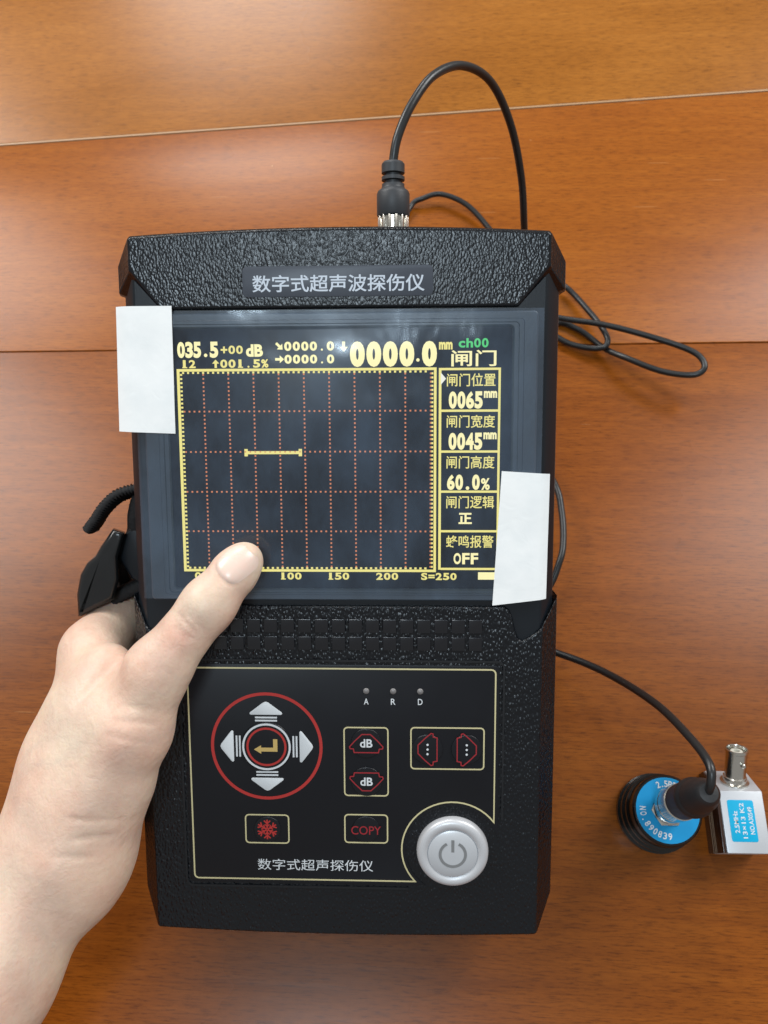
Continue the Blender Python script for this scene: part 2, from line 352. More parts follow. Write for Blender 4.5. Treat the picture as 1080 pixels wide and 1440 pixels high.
def cell_text(s, x0, y0, x1, y1, z, bold=0.0, fill=.86):
    """monospaced: one cell for each character, as on the display"""
    g = G(); n = len(s); cw = (x1-x0)/n
    for k, ch in enumerate(s):
        a = x0+k*cw+cw*(1-fill)/2; b = a+cw*fill; m = (a+b)/2
        if ch == ' ': continue
        if ch == '.':
            r = (y1-y0)*.12; g.add(*flat(circ(m, y0+r, r, 8), z-.06))
        elif ch == '1':
            v = fit_text('1', m-cw*.2, y0, m+cw*.16, y1, z, bold); g.add(*v); g.add(*flat([(m-cw*.28, y0), (m+cw*.34, y0), (m+cw*.34, y0+(y1-y0)*.14), (m-cw*.28, y0+(y1-y0)*.14)], z-.055))
        elif ch == '=':
            v = fit_text('=', a, y0+(y1-y0)*.25, b, y1-(y1-y0)*.25, z, bold); g.add(*v)
        elif ch == '+':
            v = fit_text('+', a, y0+(y1-y0)*.1, b, y1-(y1-y0)*.1, z, bold); g.add(*v)
        elif ch in '→↑↓↘':
            ang = {'→': 0, '↑': 90, '↓': -90, '↘': -45}[ch]; h = (y1-y0)*.5; my = (y0+y1)/2
            pts = [(-1, -.28), (.05, -.28), (.05, -.85), (1, 0), (.05, .85), (.05, .28), (-1, .28)]
            ca, sa = math.cos(R(ang)), math.sin(R(ang))
            g.add(*flat([(m+h*(x*ca-y*sa), my+h*(x*sa+y*ca)) for x, y in pts], z-.06))
        elif ch == 'c': g.add(*fit_text(ch, a, y0, b, y0+(y1-y0)*.72, z, bold))
        else: g.add(*fit_text(ch, a, y0, b, y1, z, bold))
    return g.v, g.f

# ================================================================== the table
def table():
    t = mesh('table', *loft([[(-1300, -700, -60), (1300, -700, -60), (1300, 1700, -60), (-1300, 1700, -60)], [(-1300, -700, -24), (1300, -700, -24), (1300, 1700, -24), (-1300, 1700, -24)]]), 'table_core')
    tag(t, 'lacquered orange brown wooden table with joints running across it', 'table', kind='structure')
    s1 = lambda x: 450.35+(x-4.2)*.0720      # gap between the two tables
    s2 = lambda x: 270.7+(x-4.5)*.0061       # veneer joint
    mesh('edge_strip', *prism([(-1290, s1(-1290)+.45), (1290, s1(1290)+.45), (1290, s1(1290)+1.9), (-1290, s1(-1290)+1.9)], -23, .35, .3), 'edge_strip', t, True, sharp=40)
    def plank(pts, m, z1, bev):
        o = mesh('plank', *prism(pts, -24, z1, bev, 3), m, t, True, sharp=40); return o
    plank([(-1290, s1(-1290)+2.0), (1290, s1(1290)+2.0), (1290, 1690), (-1290, 1690)], 'wood_far', .4, .4)
    plank([(-1290, s2(-1290)+.35), (1290, s2(1290)+.35), (1290, s1(1290)), (-1290, s1(-1290))], 'wood_mid', 0, .5)
    plank([(-1290, -690), (1290, -690), (1290, s2(1290)-.35), (-1290, s2(-1290)-.35)], 'wood_near_shaded', 0, .35)
table()

# ================================================================== the instrument
TILT = R(30.966)
DEV = empty('flaw_detector', (0, 0, 0.2), (TILT, 0, 0))
tag(DEV, 'black handheld instrument with lit grid screen and silver power button, propped on the table', 'detector')
def bow(hw, y, b, n=14, rev=False):
    p = [(-hw+2*hw*k/n, y+b*(1-((-1+2*k/n)**2))) for k in range(n+1)]
    return p[::-1] if rev else p
def outline(hw, y0, y1, cut, b=2.2):
    """CCW outline with cut corners and gently bowed ends; cut=(dx,dy)"""
    dx, dy = cut
    p = bow(hw-dx, y0, -b*.7)                           # bottom, left to right
    p += [(hw, y0+dy), (hw, y1-dy)]
    p += bow(hw-dx, y1, b, rev=True)
    p += [(-hw, y1-dy), (-hw, y0+dy)]
    return p
def soften(o, w):
    m = o.modifiers.new('bevel', 'BEVEL'); m.width = w*K; m.segments = 3; m.limit_method = 'ANGLE'; m.angle_limit = R(22); m.harden_normals = True
    return o
def case():
    sec = [(2.0, 71, 8, 250, (3, 4)), (4, 74, 5, 253, (4, 6)), (8, 75.5, 2, 256, (5, 9)), (40, 77.2, 1, 256.6, (6, 10)), (42.5, 77, 1.2, 256.4, (6, 9.5)), (48.2, 72.6, 2, 255.5, (1.2, 1.2)), (48.9, 71.7, 3, 254.8, (.8, .8))]
    rings = [[(x, y, z) for x, y in outline(hw, a, b, c)] for z, hw, a, b, c in sec]
    soften(mesh('case', *loft(rings), 'smooth_plastic', DEV, True), .5)
case()
def top_boot():
    def ring(z, hw, ys, yc, yt, dx, dy, ins=0):
        p = [(-hw, ys), (-62+0, yc), (62, yc), (hw, ys), (hw, yt-dy)] + bow(hw-dx, yt, 2.2, rev=True) + [(-hw, yt-dy)]
        p = offset(p, ins) if ins else p
        return [(x, y, z) for x, y in p]
    r = [ring(-.2, 77, 239, 233, 257, 5, 9), ring(3, 78.4, 239, 233, 258, 6, 10), ring(41, 79.4, 239, 233, 258.6, 6, 10), ring(43, 79, 239.6, 233, 258.5, 6, 9.6),
         ring(48.9, 73.4, 245.5, 233, 258.2, 1, 1.2), ring(50.0, 72.9, 246.5, 233, 257.6, .8, .8), ring(50.5, 72.9, 246.5, 233, 257.6, .8, .8, .7)]
    soften(mesh('top_bumper', *loft(r), 'leather_plastic', DEV, True), .9)
top_boot()
def bottom_boot():
    def ring(z, hw, ys, y0, dx, dy, ins=0):
        n = [(69.2, 117.3), (65.6, 115), (63.9, 115.8), (62.7, 119), (61.7, 123.5), (60.6, 126.2), (58.8, 127.6)]
        p = bow(hw-dx, y0, -1.6) + [(hw, y0+dy), (hw, ys)] + n + [(-x, y) for x, y in n[::-1]] + [(-hw, ys), (-hw, y0+dy)]
        p = offset(p, ins) if ins else p
        return [(x, y, z) for x, y in p]
    r = [ring(-.2, 76.5, 130, 2.5, 5, 11), ring(2, 78, 130, 1.0, 6, 13), ring(41, 79, 130, -.4, 6, 14), ring(43, 78.6, 129.4, -.4, 6, 13.5),
         ring(48.9, 73.2, 121, -.3, 1, 1.2), ring(50.0, 72.7, 119.8, .2, .8, .8), ring(50.5, 72.7, 119.8, .2, .8, .8, .6)]
    soften(mesh('bottom_bumper', *loft(r), 'leather_lower', DEV, True), .7)
bottom_boot()
# kick stand that props the instrument up
def stand():
    g = G(); a = catmull([(-40, 190, 4), (-40, 192, 1.0)], 2)
    # foot of the stand: on the table (world z=0) some way behind
    def loc(yw, zw):
        y = yw*math.cos(TILT)+zw*math.sin(TILT); z = -yw*math.sin(TILT)+zw*math.cos(TILT); return y, z
    y1, z1 = loc(196, 2.4)
    for s in (-1, 1): g.add(*tube([Vector((s*42, 196, 3)), Vector((s*46, y1, z1))], 2.2, 10))
    g.add(*tube([Vector((-46, y1, z1)), Vector((46, y1, z1))], 2.2, 10))
    g.out('kick_stand', 'nickel', DEV, True, 60)
stand()
# nameplate
zf = 50.5
np_ = mesh('nameplate', *prism(rrect(-33, 236.8, 32.8, 247.2, 1.8), zf-.3, zf+.22, .2), 'nameplate_grey', DEV, True, sharp=30)
mesh('lettering', *fit_text('数字式超声波探伤仪', -29.5, 238.4, 29.9, 244.2, zf+.28, .012), 'print_silver', np_)
rim = G(); rim.add(*stroke(rrect(-34.2, 235.7, 34, 248.3, 2.4), .9, zf-.1, True, .35)); rim.out('nameplate_rim', 'leather_plastic', DEV)
# screen bezel: a raised frame, then the glass sunk in it
def frame(o, i, z0, z1, bev=.5):
    n = len(o); v = []
    oo = offset(o, bev); ii = offset(i, -bev)
    for ring, z in ((o, z0), (o, z1-bev), (oo, z1), (ii, z1), (i, z1-bev), (i, z0)): v += [(x, y, z) for x, y in ring]
    f = []
    for k in range(5):
        for a in range(n):
            b = (a+1) % n; f.append((k*n+a, k*n+b, (k+1)*n+b, (k+1)*n+a))
    return v, f
mesh('screen_bezel', *frame(rrect(-69.5, 129.6, 69, 231.6, 1.5), rrect(-60.6, 133.8, 60.4, 226.6, 1.2), 48.6, 50.1, .5), 'bezel_plastic_glare', DEV, True, sharp=35)
mesh('screen_ridge', *frame(rrect(-64.5, 131.6, 64.3, 229.2, 1.5), rrect(-62.5, 132.6, 62.3, 227.7, 1.2), 49.9, 50.5, .25), 'bezel_plastic_glare', DEV, True, sharp=35)
disp = mesh('display', *prism(rrect(-60.4, 134, 60.2, 226.4, 1), 48.4, 49.35, .15), 'glass_black', DEV, True, sharp=30)
ZL = 49.42
XG = [-56.9+8.9*k for k in range(11)]; YG = [212-14.3*k for k in range(6)]
# -- grid dots
g = G()
def dot(x, y, w, h):
    g.add([(x-w, y-h, ZL), (x+w, y-h, ZL), (x+w, y+h, ZL), (x-w, y+h, ZL)], [(0, 1, 2, 3)])
for k in range(1, 11):
    for j in range(1, 50): dot(XG[k], 212-1.43*j, .29, .31)
for j in range(1, 5):
    for k in range(1, 50): 
        if k % 5: dot(XG[0]+1.78*k, YG[j], .31, .29)
g.out('grid_dots', 'lcd_red', disp)
# -- frame lines of the trace window and the tick marks
g = G()
def bar(x0, y0, x1, y1, z=ZL): g.add([(x0, y0, z), (x1, y0, z), (x1, y1, z), (x0, y1, z)], [(0, 1, 2, 3)])
bar(-57.4, 140.0, -56.4, 212.6); bar(33.2, 140.0, 34.1, 212.6); bar(-56.4, 211.7, 33.2, 212.6); bar(-56.4, 140.0, 33.2, 140.9)
for j in range(1, 50):
    bar(-56.3, 212-1.43*j-.33, -55.5, 212-1.43*j+.33); bar(32.2, 212-1.43*j-.33, 33.0, 212-1.43*j+.33)
for k in range(1, 50):
    x = XG[0]+1.78*k
    if x < 32: bar(x-.4, 141.0, x+.4, 141.7); bar(x-.36, 210.9, x+.36, 211.6)
g.out('trace_frame', 'lcd_yellow', disp)
g = G(); bar(-33.2, 182.55, -14.4, 183.65)
for x in (-33.5, -14.1): bar(x-.6, 181.8, x+.6, 184.4)
g.out('gate_marker', 'lcd_yellow', disp)
# -- side menu
g = G(); bar(34.9, 140.9, 35.8, 212.4); bar(55.6, 140.9, 56.4, 212.4)
for y in (212.0, 197.6, 183.3, 169.1, 154.9, 141.2): bar(35.8, y-.4, 55.6, y+.4)
g.out('menu_frame', 'lcd_yellow', disp)
g = G(); g.add(*flat([(35.6, 210.8), (37.4, 208.7), (35.6, 206.6)], ZL+.02)); g.out('menu_pointer', 'lcd_white', disp)
rows = [('闸门位置', '0065', 1, 212.0), ('闸门宽度', '0045', 1, 197.6), ('闸门高度', '60.0%', 0, 183.3), ('闸门逻辑', '正', 0, 169.1), ('蜂鸣报警', 'OFF', 0, 154.9)]
for t1, t2, mmu, y in rows:
    mesh('menu_caption', *fit_text(t1, 37.7, y-6.0, 54.6, y-1.5, ZL, .010), 'lcd_yellow', disp)
    if t2 == '正': tv = fit_text(t2, 42.1, y-11.6, 46.8, y-7.6, ZL, .035)
    elif t2 == 'OFF': tv = cell_text(t2, 40.2, y-12.0, 49.4, y-7.9, ZL, .035)
    elif t2 == '60.0%':
        gg = G(); gg.add(*cell_text('60.0', 37.8, y-13.6, 49.6, y-8.1, ZL, .05, .92)); gg.add(*fit_text('%', 49.9, y-13.6, 53.0, y-9.4, ZL, .03)); tv = (gg.v, gg.f)
    else:
        gg = G(); gg.add(*cell_text(t2, 38.3, y-13.7, 50.3, y-7.7, ZL, .05, .94)); gg.add(*fit_text('mm', 50.6, y-10.0, 55.2, y-7.6, ZL, .05)); tv = (gg.v, gg.f)
    mesh('menu_value', *tv, 'lcd_pale', disp)
# -- top line
def lcd(name, tv, m): mesh(name, *tv, m, disp)
g = G(); g.add(*cell_text('035', -57.0, 216.4, -48.4, 222.0, ZL, .05, .95)); g.add(*flat(circ(-46.9, 217.3, .62, 10), ZL-.06)); g.add(*fit_text('5', -45.4, 216.4, -42.4, 222.0, ZL, .05))
lcd('gain_reading', (g.v, g.f), 'lcd_pale')
lcd('gain_offset', cell_text('+00', -41.7, 217.7, -33.5, 220.6, ZL, .03), 'lcd_yellow')
lcd('gain_unit', fit_text('dB', -32.6, 216.7, -26.6, 221.0, ZL, .045), 'lcd_pale')
lcd('range_number', cell_text('12', -55.9, 212.9, -50.4, 215.7, ZL, .03), 'lcd_yellow')
lcd('amplitude_reading', cell_text('↑001.5%', -44.9, 212.9, -24.6, 215.8, ZL, .035), 'lcd_yellow')
lcd('sound_path_reading', cell_text('↘0000.0', -22.3, 218.6, -1.4, 221.8, ZL, .045), 'lcd_pale')
lcd('distance_reading', cell_text('→0000.0', -22.3, 214.2, -1.4, 217.3, ZL, .045), 'lcd_pale')
lcd('depth_arrow', cell_text('↓', .2, 218.2, 3.3, 221.7, ZL), 'lcd_pale')
g = G()
for k in range(4): g.add(*fit_text('0', 3.9+5.75*k, 212.9, 9.1+5.75*k, 221.7, ZL, .07))
g.add(*flat(circ(27.6, 215.2, .6, 10), ZL-.06)); g.add(*fit_text('0', 29.0, 212.9, 34.2, 221.7, ZL, .07))
lcd('depth_reading', (g.v, g.f), 'lcd_pale')
lcd('depth_unit', fit_text('mm', 34.9, 218.7, 39.6, 221.3, ZL, .05), 'lcd_yellow')
lcd('channel_name', cell_text('ch00', 41.5, 219.3, 52.2, 222.5, ZL, .03), 'lcd_green')
lcd('menu_title', fit_text('闸门', 39.2, 212.9, 54.8, 218.5, ZL, .015), 'lcd_pale')
for s, x0, x1 in (('0', -53.7, -51.0), ('50', -39.2, -33.8), ('100', -22.6, -14.3), ('150', -5.3, 3.0), ('200', 12.4, 20.7), ('S=250', 28.6, 41.7)):
    lcd('axis_number', cell_text(s, x0, 137.1, x1, 139.7, ZL, .035), 'lcd_yellow')
g = G(); bar(49.2, 137.3, 56.0, 140.0, ZL); g.out('battery_symbol', 'lcd_pale', disp)

# -- two rows of little moulded pads under the screen
pad = None
for r_ in range(2):
    for c_ in range(16):
        x = -44.6+6.2*c_; y = 120.2-6.5*r_
        if pad is None:
            pad = mesh('grip_pad', *prism(rrect(-2.45, -2.55, 2.45, 2.55, .25, 2), -.3, .42, .22, 3), 'pad_plastic', DEV, True, sharp=30); o = pad
        else:
            o = pad.copy(); col.objects.link(o)
        o.location = (x*K, y*K, zf*K)

# -- keypad panel
PX, PY, PR = 40.6, 34.2, 19.0
def panel_outline(e, rr=1.6):
    """rectangle with a round bite for the power button, grown by e"""
    x0, x1, y0, y1, r = -57.3-e, 55.9+e, 21.3-e, 104.2+e, PR-e
    p = []
    ax = PX-math.sqrt(r*r-(PY-y0)**2); ay = PY+math.sqrt(r*r-(x1-PX)**2)
    a0 = math.degrees(math.atan2(y0-PY, ax-PX)); a1 = math.degrees(math.atan2(ay-PY, x1-PX))
    a0 %= 360
    p.append((x0+rr, y0))
    p += circ(PX, PY, r, 28, a0, a1)
    for cx, cy, a in ((x1-rr, y1-rr, 0), (x0+rr, y1-rr, 90), (x0+rr, y0+rr, 180)):
        for k in range(5): p.append((cx+rr*math.cos(R(a+22.5*k)), cy+rr*math.sin(R(a+22.5*k))))
    return p[:-1]
kp = mesh('keypad', *prism(panel_outline(1.5), zf-.4, zf+.25, .2), 'panel_black', DEV, True, sharp=30)
rp = [(24.0, 18.3), (-57.9, 18.3)] + circ(-57.9, 20.7, 2.4, 6, 270, 180) + circ(-57.9, 104.8, 2.4, 6, 180, 90) + circ(56.5, 104.8, 2.4, 6, 90, 0) + [(58.9, 46.5)]
mesh('keypad_rim', *stroke(rp, .7, zf-.1, False, .5), 'side_plastic', DEV)
ZP = zf+.26
mesh('border_line', *stroke(panel_outline(0), .55, ZP), 'print_cream', kp)
mesh('lettering', *fit_text('数字式超声探伤仪', -33, 25.0, 10.8, 29.5, ZP+.05), 'print_white', kp)
for x, ch in ((8.7, 'A'), (18.6, 'R'), (28.5, 'D')):
    l = mesh('indicator_lamp', *revolve([(1.15, 0), (1.1, .25), (.7, .5), (0.01, .6)], 16, (x, 95.8, ZP-.05), False, False), 'led_grey', DEV, True)
    mesh('indicator_letter', *fit_text(ch, x-.85, 90.7, x+.85, 93.0, ZP+.05, .01), 'print_white', kp)
# direction pad
DX, DY = -28.5, 74.1
mesh('direction_ring', *stroke(circ(DX, DY, 20.3, 72), 1.15, ZP), 'print_red', kp)
def dome(name, outl, h=.5):
    o = mesh(name, *prism(outl, ZP-.2, ZP+h, h*.9, 4), 'key_black', DEV, True, sharp=50); return o
for a in range(4):
    ca, sa = math.cos(R(90*a)), math.sin(R(90*a)); rot = lambda p: [(DX+x*ca-y*sa, DY+x*sa+y*ca) for x, y in p]
    tri = [(-6.1, 12.7), (-5.7, 12.3), (5.7, 12.3), (6.1, 12.7), (5.9, 13.2), (.9, 17.0), (0, 17.3), (-.9, 17.0), (-5.9, 13.2)]
    g = G(); g.add(*prism(rot(tri), ZP-.1, ZP+.3, .15)); 
    k_ = g.out('arrow_key', 'print_white', DEV, True, 30)
    g = G()
    for y in (10.0, 11.2): g.add(*flat(rot([(-4.1, y-.32), (4.1, y-.32), (4.1, y+.32), (-4.1, y+.32)]), ZP))
    g.out('arrow_bars', 'print_white', k_)
ek = dome('enter_key', circ(DX, DY, 9.6, 48), .45)
mesh('white_ring', *stroke(circ(DX, DY, 8.7, 56), .75, ZP+.44), 'print_white', ek)
mesh('red_ring', *stroke(circ(DX, DY, 7.1, 56), .8, ZP+.44), 'print_red', ek)
mesh('enter_symbol', *flat([(DX+x, DY+y) for x, y in ((-4.7, -1.0), (-2.0, -2.7), (-2.0, -1.8), (4.1, -1.8), (4.1, 3.0), (2.5, 3.0), (2.5, -.3), (-2.0, -.3), (-2.0, .6))], ZP+.45), 'print_gold', ek)
# boxed keys
for nm, x0, y0, x1, y1 in (('gain', .4, 55.3, 16.6, 81.8), ('shift', 25.1, 66.1, 51.9, 82.0), ('copy', .3, 36.6, 16.3, 47.7), ('freeze', -37.2, 35.9, -20.9, 47.1)):
    mesh('key_box_line', *stroke(rrect(x0, y0, x1, y1, 1.3, 4), .5, ZP), 'print_cream', kp)
hat = [(-1.6, 3.5), (1.6, 3.5), (4.2, 1.0), (6.2, -1.3), (6.0, -2.0), (4.8, -2.1), (4.5, -3.5), (-4.5, -3.5), (-4.8, -2.1), (-6.0, -2.0), (-6.2, -1.3), (-4.2, 1.0)]
def hat_key(name, cx, cy, ang, pr):
    ca, sa = math.cos(R(ang)), math.sin(R(ang))
    k_ = dome(name, circ(cx, cy, 5.7, 36), .4)
    pts = [(cx+x*ca-y*sa, cy+x*sa+y*ca) for x, y in hat]
    mesh('key_outline', *stroke(pts, .42, ZP+.40), 'print_dark_red', k_)
    pr(k_, cx, cy)
def p_db(k_, cx, cy): mesh('key_print', *fit_text('dB', cx-2.3, cy-1.5, cx+2.3, cy+1.7, ZP+.46, .02), 'print_white', k_)
def p_dots(k_, cx, cy):
    g = G()
    for d in (-1.8, 0, 1.8): g.add(*flat(circ(cx, cy+d, .42, 10), ZP+.43))
    g.out('key_print', 'print_white', k_)
hat_key('gain_up_key', 8.6, 75.8, 0, p_db)
hat_key('gain_down_key', 8.6, 60.9, 180, p_db)
hat_key('shift_left_key', 31.2, 73.8, 90, p_dots)
hat_key('shift_right_key', 45.6, 73.8, -90, p_dots)
ck = dome('copy_key', circ(8.3, 42.1, 5.1, 36), .35)
mesh('key_print', *fit_text('COPY', 2.7, 40.0, 13.9, 43.4, ZP+.42, .004), 'print_dark_red', ck)
fk = dome('freeze_key', circ(-29, 41.5, 5.1, 36), .35)
g = G()
for a in range(6):
    ca, sa = math.cos(R(60*a+90)), math.sin(R(60*a+90)); rt = lambda x, y: (-29+x*ca-y*sa, 41.5+x*sa+y*ca)
    zz = ZP+.37+a*.004
    g.add(*stroke([rt(.2, 0), rt(3.9, 0)], .55, zz, False))
    for s in (-1, 1):
        g.add(*stroke([rt(2.3, 0), rt(3.5, s*1.2)], .5, zz+.002+s*.001, False)); g.add(*stroke([rt(1.2, 0), rt(2.0, s*.9)], .45, zz+.002+s*.001, False))
g.out('key_print', 'print_red', fk)
# power button
pb = mesh('power_button', *revolve([(13.4, -.3), (13.4, .7), (13.2, 2.1), (12.6, 2.9), (11.6, 3.2), (9.7, 3.15), (9.4, 2.7)], 64, (PX, PY, zf), False, True), 'power_silver', DEV, True, sharp=60)
mesh('button_cap', *revolve([(9.25, 2.4), (9.15, 3.0), (8.6, 3.3), (4, 3.45), (.01, 3.5)], 64, (PX, PY, zf), False, False), 'power_cap', pb, True, sharp=50)
g = G(); g.add(*stroke(circ(PX, PY, 4.7, 40, 118, 422), 1.05, zf+3.46, False)); g.add(*flat([(PX-.55, PY+.9), (PX+.55, PY+.9), (PX+.55, PY+5.7), (PX-.55, PY+5.7)], zf+3.46))
g.out('power_symbol', 'power_icon', pb)
# socket at the top end for the probe cable
M90 = Matrix.Rotation(R(-90), 4, 'X')           # local +Z -> device +Y
mesh('cable_socket', *xform(revolve([(6.4, 0), (6.4, 3), (5.4, 3.6), (5.4, 5)], 24), Matrix.Translation((18.6, 257, 28)) @ M90), 'nickel', DEV, True, sharp=40)

# -- hand strap on the left side
def ribbon(path, wdir, w, th, rib=.13):
    """webbing: a flat band with rounded edges and woven cross ribs"""
    n = len(path); v = []; f = []; wd = Vector(wdir).normalized(); S = 14
    for i, p in enumerate(path):
        t = (path[min(i+1, n-1)]-path[max(i-1, 0)]).normalized(); nn = t.cross(wd).normalized(); ww = nn.cross(t).normalized()
        j = 1+rib*math.sin(i*1.75); e = min(1, .55+.15*min(i, n-1-i))
        for k in range(S):
            a = 2*math.pi*k/S; c, d = math.cos(a), math.sin(a)
            c = math.copysign(abs(c)**.35, c); d = math.copysign(abs(d)**.6, d)
            v.append(tuple(p+ww*c*w/2*e+nn*d*th/2*j*e))
    for i in range(n-1):
        for k in range(S):
            m_ = (k+1) % S; f.append((i*S+k, i*S+m_, i*S+S+m_, i*S+S+k))
    f += [tuple(range(S-1, -1, -1)), tuple((n-1)*S+k for k in range(S))]
    return v, f
LE = (.36, .12, .93)
def lean(vf): return [(x+.34*(z-25), y+.12*(z-25), z) for x, y, z in vf[0]], vf[1]
st = mesh('hand_strap', *ribbon(catmull([(-76, 166.5, 23), (-82, 167.0, 24), (-89, 165.0, 25), (-94.6, 160.3, 25), (-98.2, 155.4, 25), (-101.6, 151.0, 25)], 22), (.24, .26, .93), 12, 3.4, .38), 'strap_black', DEV, True, sharp=70)
mesh('strap_loop', *ribbon(catmull([(-76, 166, 22), (-82.0, 163, 21), (-84.6, 157, 20), (-85.8, 150.5, 18), (-88.5, 146, 15), (-92.5, 139, 12), (-94.5, 128, 9), (-93, 116, 6), (-92, 106, 2)], 14), (.33, .13, .93), 15, 5.6), 'strap_black', st, True, sharp=70)
bk = [(-107.6, 117.0), (-106.4, 117.0), (-100.0, 120.5), (-93.0, 124), (-90.5, 132), (-90.5, 141), (-87.5, 150.5), (-92.0, 152.0), (-97.2, 145.0), (-99.5, 141.2), (-103.0, 138.4), (-105.8, 133.8), (-107.6, 126)]
mesh('buckle', *lean(prism(bk, 19, 31, 2.2, 5)), 'buckle_black', DEV, True, sharp=45)
mesh('buckle_plate', *lean(prism([(-76.5, 149), (-85.0, 152.5), (-92.0, 145.0), (-90.0, 139.5), (-85.6, 132.0), (-76.5, 127)], 20, 26, 1.0, 3)), 'smooth_plastic', DEV, True, sharp=40)
mesh('lower_strap', *ribbon(catmull([(-76.5, 129.5, 19), (-83, 128.5, 19), (-90, 125.5, 19), (-96, 122.5, 19)], 14), (.33, .10, .93), 12, 5.5), 'strap_black', st, True, sharp=70)

# ================================================================== film and tapes on the screen
def sheet(name, x0, x1, y0, y1, zfun, nx, ny, mat, th, skew=None):
    v = []; f = []
    for j in range(ny+1):
        for i in range(nx+1):
            s, t = i/nx, j/ny
            if skew:
                a, b, c, d = skew; x = (a[0]*(1-s)+b[0]*s)*(1-t)+(d[0]*(1-s)+c[0]*s)*t; y = (a[1]*(1-s)+b[1]*s)*(1-t)+(d[1]*(1-s)+c[1]*s)*t
            else: x = x0+(x1-x0)*s; y = y0+(y1-y0)*t
            v.append((x, y, zfun(x, y)))
    m_ = nx+1
    for j in range(ny):
        for i in range(nx): f.append((j*m_+i, j*m_+i+1, (j+1)*m_+i+1, (j+1)*m_+i))
    if th:
        n = len(v); v += [(x, y, z-th) for x, y, z in v]; top = list(f); f += [tuple(n+k for k in q[::-1]) for q in top]
        edge = [j for j in range(nx+1)]+[j*m_+nx for j in range(1, ny+1)]+[ny*m_+i for i in range(nx-1, -1, -1)]+[j*m_ for j in range(ny-1, 0, -1)]
        for a, b in zip(edge, edge[1:]+edge[:1]): f.append((a, n+a, n+b, b))
    o = mesh(name, v, f, mat, None, True, sharp=40)
    o.location = DEV.location; o.rotation_euler = DEV.rotation_euler; return o
fz = lambda x, y: 50.78+.10*math.sin(x*.21+y*.07)+.07*math.sin(y*.33-x*.05)
tag(sheet('protective_film', -72, 70.8, 130.2, 232.4, fz, 60, 44, 'clear_film', 0), 'clear hazy plastic film taped over the screen of the detector', 'film')
def tz(x, y):
    z = 51.12+.05*math.sin(y*.23+x*.11)+.04*math.sin(x*.31-y*.09)
    if x < -72: z -= ((-72-x)**2)*.05
    if x > 70.5: z -= ((x-70.5)**2)*.10
    return z
tag(sheet('paper_tape', 0, 0, 0, 0, tz, 16, 30, 'tape_white', .18, ((-79.2, 190.8), (-58.2, 190.0), (-57.9, 234.2), (-78.1, 234.2))), 'upper white paper tape on the left edge of the screen film', 'tape', 'paper tapes on the film')
tag(sheet('paper_tape', 0, 0, 0, 0, tz, 16, 30, 'tape_white', .18, ((54.3, 128.2), (73.5, 130.6), (74.0, 175.4), (57.0, 176.5))), 'lower white paper tape on the right edge of the screen film', 'tape', 'paper tapes on the film')

# ================================================================== probe cable
CA = empty('probe_cable', (133, 23, 60)); tag(CA, 'thin black cable looping from the top socket of the detector to the round blue probe', 'cable')
def d2w(p): 
    x, y, z = p; return Vector((x, y*math.cos(TILT)-z*math.sin(TILT), y*math.sin(TILT)+z*math.cos(TILT)+.2))
o0 = Vector((133, 23, 60))
pts = [d2w((18.7, 283, 28)), (18.7, 232.4, 172.1), (20.5, 239.7, 176.5), (25.6, 250.6, 180.7), (33.4, 263.6, 181.5), (44.4, 276.4, 175.2), (56.5, 284.5, 161.4), (66.5, 283.9, 141.2), (73.4, 277.9, 117.8), (77, 271.2, 95),
       (82, 272, 60), (95, 295, 20), (111.2, 308.9, 6), (125.9, 288.7, 6), (132.8, 272.6, 8), (132.6, 265.5, 8), (127.8, 264.6, 6), (118.6, 267.4, 4), (108.3, 273.3, 3), (92, 290, 2.5), (80, 335, 3),
       (69.7, 354.9, 4), (57.1, 370.5, 6), (42, 378.8, 6), (31, 376.6, 5), (23.6, 372.5, 3), (18, 350, 2.5), (40, 315, 2.5), (80, 295, 4), (108.6, 283, 9), (131.4, 274.5, 14), (155.8, 262.9, 18), (174.8, 252.2, 20), (179.5, 243.2, 20), (173.7, 239.2, 18), (158.6, 244.2, 14), (141.7, 255.6, 10), (132, 266.0, 4.2), (119.5, 279.5, 2.6), (105, 284, 2.5),
       (85, 265, 3), (86, 210, 6), (98, 179.3, 10), (100.5, 163.4, 10), (100.2, 148, 10), (97.6, 136.7, 10), (90, 122, 6), (70, 108, 4), (72, 98, 4), (93.2, 91.6, 8), (111.5, 79, 24), (124.7, 60.8, 50), (131, 44.1, 70), (133.3, 33.4, 80.5), (133.2, 27, 80.5), (133, 23.4, 76)]
path = [p-o0 for p in catmull(pts, 12)]
mesh('cable', *tube(path, 1.65, 12), 'cable_black', CA, True)
# plug at the instrument end (axis along the device)
Mp = Matrix.Translation(-o0) @ Matrix.Translation((0, 0, .2)) @ Matrix.Rotation(TILT, 4, 'X') @ Matrix.Translation((18.6, 259.5, 28)) @ M90
mesh('plug_boot', *xform(revolve([(5.6, 8.2), (6.0, 8.8), (6.0, 16.2), (5.6, 17.2), (4.3, 18.2), (4.1, 18.9), (4.1, 19.7), (2.9, 19.9), (2.9, 20.8), (4.2, 21.0), (4.2, 22.2), (2.8, 22.4), (2.8, 23.3), (4.2, 23.5), (4.2, 26.6), (3.6, 27.4), (1.7, 27.8)], 32), Mp), 'rubber_grey', CA, True, sharp=35)
fl = G()
fl.add(*xform(revolve([(5.0, 1), (5.0, 8.6)], 32), Mp))
fl.out('plug_collar', 'nickel', CA, True, 30)
knurl = G()
for k in range(14):
    a = 2*math.pi*k/14
    knurl.add(*xform(prism(circ(5.0*math.cos(a), 5.0*math.sin(a), .72, 8), 2.4, 8.4, .2), Mp))
knurl.out('collar_ribs', 'nickel', CA, True, 40)
